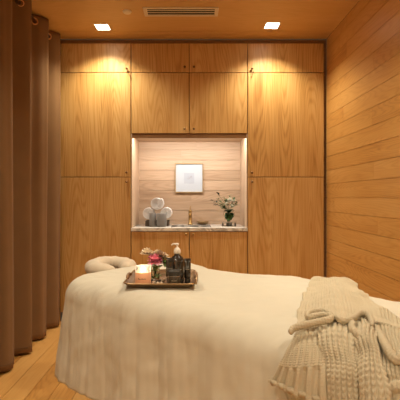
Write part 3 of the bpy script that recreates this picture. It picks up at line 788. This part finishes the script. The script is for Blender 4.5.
# bottles, tubes
blk = plain('black_glass', (.020, .018, .014), .18, 0, Coat_Weight=.5); blk2 = plain('black_satin', (.028, .026, .022), .4); lab = plain('grey_label', (.10, .09, .07), .5); ink = plain('pale_ink', (.42, .36, .26), .5)
Yp = 1.793; pxx = tp(177.2, Yp)
t = thing('pump_bottle', 'dark pump bottle with a white pump, tallest on the tray', 'bottle', (pxx, Yp, TF))
MB().lathe([(0, 0), (.030, 0), (.033, .003), (.033, .085), (.031, .098), (.024, .109), (.014, .116), (.012, .122)], 32, T(pxx, Yp, TF)).build('bottle_body', blk, t, True)
MB().lathe([(.014, .1222), (.0155, .128), (.0155, .138), (.012, .146), (.007, .150), (.0045, .152), (.0045, .160), (.007, .161), (.008, .165), (.006, .169), (0, .170)], 24, T(pxx, Yp, TF)).build('pump', M['white'], t, True)
MB().tube([(pxx, Yp, TF + .166), (pxx - .018, Yp - .004, TF + .167), (pxx - .026, Yp - .006, TF + .161)], [.0042, .0036, .003], 8).build('nozzle', M['white'], t, True)
def tube_pack(label, px0_, px1_, Y, h, name='lotion_tube', crimp=True):
    x0, x1 = tp(px0_, Y), tp(px1_, Y); c = (x0 + x1) / 2; w_ = (x1 - x0) / 2
    t = thing(name, label, 'tube', (c, Y, TF), 'dark lotion tubes on the tray')
    vs = []; fs = []; n = 28; prof = [(0, .80, .80), (.003, .84, .84), (.022, .84, .84)]
    MB().lathe([(w_ * .84, 0), (w_ * .88, .002), (w_ * .88, .020), (w_ * .84, .022)], 28, T(c, Y, TF)).build('cap', blk2, t, True, bevel=.0006)
    lv = [(.0225, .9, .9), (.026, .98, .95), (h * .5, 1, .72), (h * .8, 1, .36), (h - .012, 1, .10), (h, 1, .07)]
    for z, a_, b_ in lv:
        for k in range(n):
            an = 2 * PI * k / n; vs.append((c + w_ * a_ * math.cos(an), Y + w_ * b_ * math.sin(an), TF + z))
    for i in range(len(lv) - 1):
        for k in range(n): fs.append((i * n + k, i * n + (k + 1) % n, (i + 1) * n + (k + 1) % n, (i + 1) * n + k))
    fs.append(tuple(range(n - 1, -1, -1))); fs.append(tuple((len(lv) - 1) * n + k for k in range(n)))
    MB().add(vs, fs).build('tube_body', blk, t, True)
    y_ = Y - w_ * .66 - .001
    mb = MB(); mb.box(c - w_ * .55, c + w_ * .55, Y - w_ * .60 - .0014, Y - w_ * .3, TF + h * .56, TF + h * .575); mb.build('label_line', ink, t)
    return t
tube_pack('wide dark lotion tube standing at the left behind the square dark jar', 166.0, 175.2, 1.765, .108)
tube_pack('dark lotion tube standing in front of the pump bottle', 174.6, 183.4, 1.747, .108)
tube_pack('narrow dark lotion tube at the right beside the tray handle', 184.3, 190.8, 1.75, .108)
# squat jar in front
Yj = 1.707; x0, x1 = tp(167.4, Yj), tp(181.0, Yj); c = (x0 + x1) / 2; w_ = (x1 - x0) / 2
t = thing('cream_jar', 'squat dark cream jar with a black lid in front of the tubes', 'jar', (c, Yj, TF))
MB().lathe([(0, 0), (w_ * .95, 0), (w_, .003), (w_, .040), (w_ * .96, .043)], 36, T(c, Yj, TF)).build('jar_body', plain('smoked_jar', (.055, .045, .032), .2, 0, Coat_Weight=.5), t, True)
MB().lathe([(w_ * .98, .0435), (w_ * 1.0, .045), (w_ * 1.0, .062), (w_ * .97, .064), (0, .0645)], 36, T(c, Yj, TF)).build('lid', blk2, t, True)
mb = MB()
for k in range(7):
    Mx = T(c, Yj, TF) @ RZ(-PI / 2 + (k - 3) * .11); mb.box(w_ + .0001, w_ + .0006, -.0008, .0008, .022, .0265, Mx)
mb.tube([(c + (w_ + .0004) * math.cos(a), Yj + (w_ + .0004) * math.sin(a), TF + .0425) for a in np.linspace(-2.6, -.5, 20)], .0006, 5)
mb.build('label_mark', ink, t)
# pebbles in front of the bud vase
prnd = random.Random(11)
cols = [plain('pebble_dark', (.05, .035, .025), .5), plain('pebble_tan', (.42, .30, .19), .5), plain('pebble_pale', (.66, .52, .38), .5)]
cn = [0, 0, 0]; spots = []
for k in range(400):
    a = prnd.uniform(150.5, 165.5); Y = prnd.uniform(1.705, 1.815); r = prnd.uniform(.0055, .0085); x = tp(a, Y)
    if math.hypot(x - bvx, Y - Yv) < .022 + r: continue
    if math.hypot(x - cxx, Y - Yc) < cr + r * 1.3: continue
    if x + r * 1.3 > tp(166, Y): continue
    if any(math.hypot(x - b[0], Y - b[1]) < (r + b[2]) * 1.22 for b in spots): continue
    spots.append((x, Y, r))
names = ['dark', 'tan', 'pale']
for i, (x, Y, r) in enumerate(spots):
    ci = prnd.choice((0, 1, 2))
    mb = MB().sphere((0, 0, 0), r, 12, 8, (1.2, 1.0, .62)); o = mb.build('pebble', cols[ci], None, True); o.location = (x, Y, TF + r * .62); o.rotation_euler.z = prnd.uniform(0, 3)
    tag(o, 'small %s pebble lying on the tray below the bud vase' % names[ci], 'pebble', '%s pebbles on the tray' % names[ci])

# ------------------------------------------------------------------ light
WARM = (1, .90, .69)
def spot(x, y, e, cone=126, blend=.75, col=WARM, z=CH - .008, r=.035):
    l = bpy.data.lights.new('downlight_beam', 'SPOT'); l.energy = e; l.color = col; l.spot_size = R(cone); l.spot_blend = blend; l.shadow_soft_size = r
    o = bpy.data.objects.new('downlight_beam', l); COL.objects.link(o); o.location = (x, y, z); return o
EN = (80, 80, 60, 102, 66, 66)
for (x, y), e in zip(LX, EN): spot(x, y, e)
# LED strip hidden behind the valance
tag(MB().box(-.54, .51, YC + .034, YC + .046, 1.776, 1.784).build('led_strip', emit('led', (1, .86, .66), 6)), 'thin LED strip hidden behind the valance at the niche top', 'light')
for x in (-.95, .85):  # glowing globes added out of view to fill the room with soft light
    t = thing('fill_lamp', 'added round opal fill globe %s on the wall behind the camera' % ('left' if x < 0 else 'right'), 'fill light', (x, YB, 1.6))
    MB().lathe([(.06, 0), (.06, .02), (.02, .03), (.02, .06)], 24, T(x, YB + .001, 1.6) @ RX(-PI / 2)).build('bracket', M['brass'], t, True)
    MB().sphere((x, YB + .17, 1.6), .11, 24, 16).build('fill_globe', emit('opal', (1, .88, .64), 20), t, True)
l = bpy.data.lights.new('niche_light', 'AREA'); l.shape = 'RECTANGLE'; l.size = 1.04; l.size_y = .02; l.energy = 8.0; l.color = (1, .94, .86)
o = bpy.data.objects.new('niche_light', l); COL.objects.link(o); o.location = (-.014, YC + .055, 1.774); o.rotation_euler = (R(18), 0, 0)
l = bpy.data.lights.new('candle_light', 'POINT'); l.energy = .7; l.color = (1, .78, .52); l.shadow_soft_size = .006
o = bpy.data.objects.new('candle_light', l); COL.objects.link(o); o.location = (cxx, Yc, TF + .066)

w = bpy.data.worlds.new('world'); scn.world = w; w.use_nodes = True
w.node_tree.nodes['Background'].inputs[0].default_value = (1, .75, .45, 1); w.node_tree.nodes['Background'].inputs[1].default_value = .05

cam = bpy.data.cameras.new('camera'); co = bpy.data.objects.new('camera', cam); COL.objects.link(co)
co.location = (0, 0, 1.19); co.rotation_euler = (PI / 2, 0, 0); cam.sensor_width = 36; cam.lens = 36; cam.shift_x = .0225; cam.shift_y = -.0075; cam.clip_start = .05
scn.camera = co
scn.view_settings.view_transform = 'Standard'; scn.view_settings.look = 'None'; scn.view_settings.gamma = 1; scn.view_settings.exposure = .14
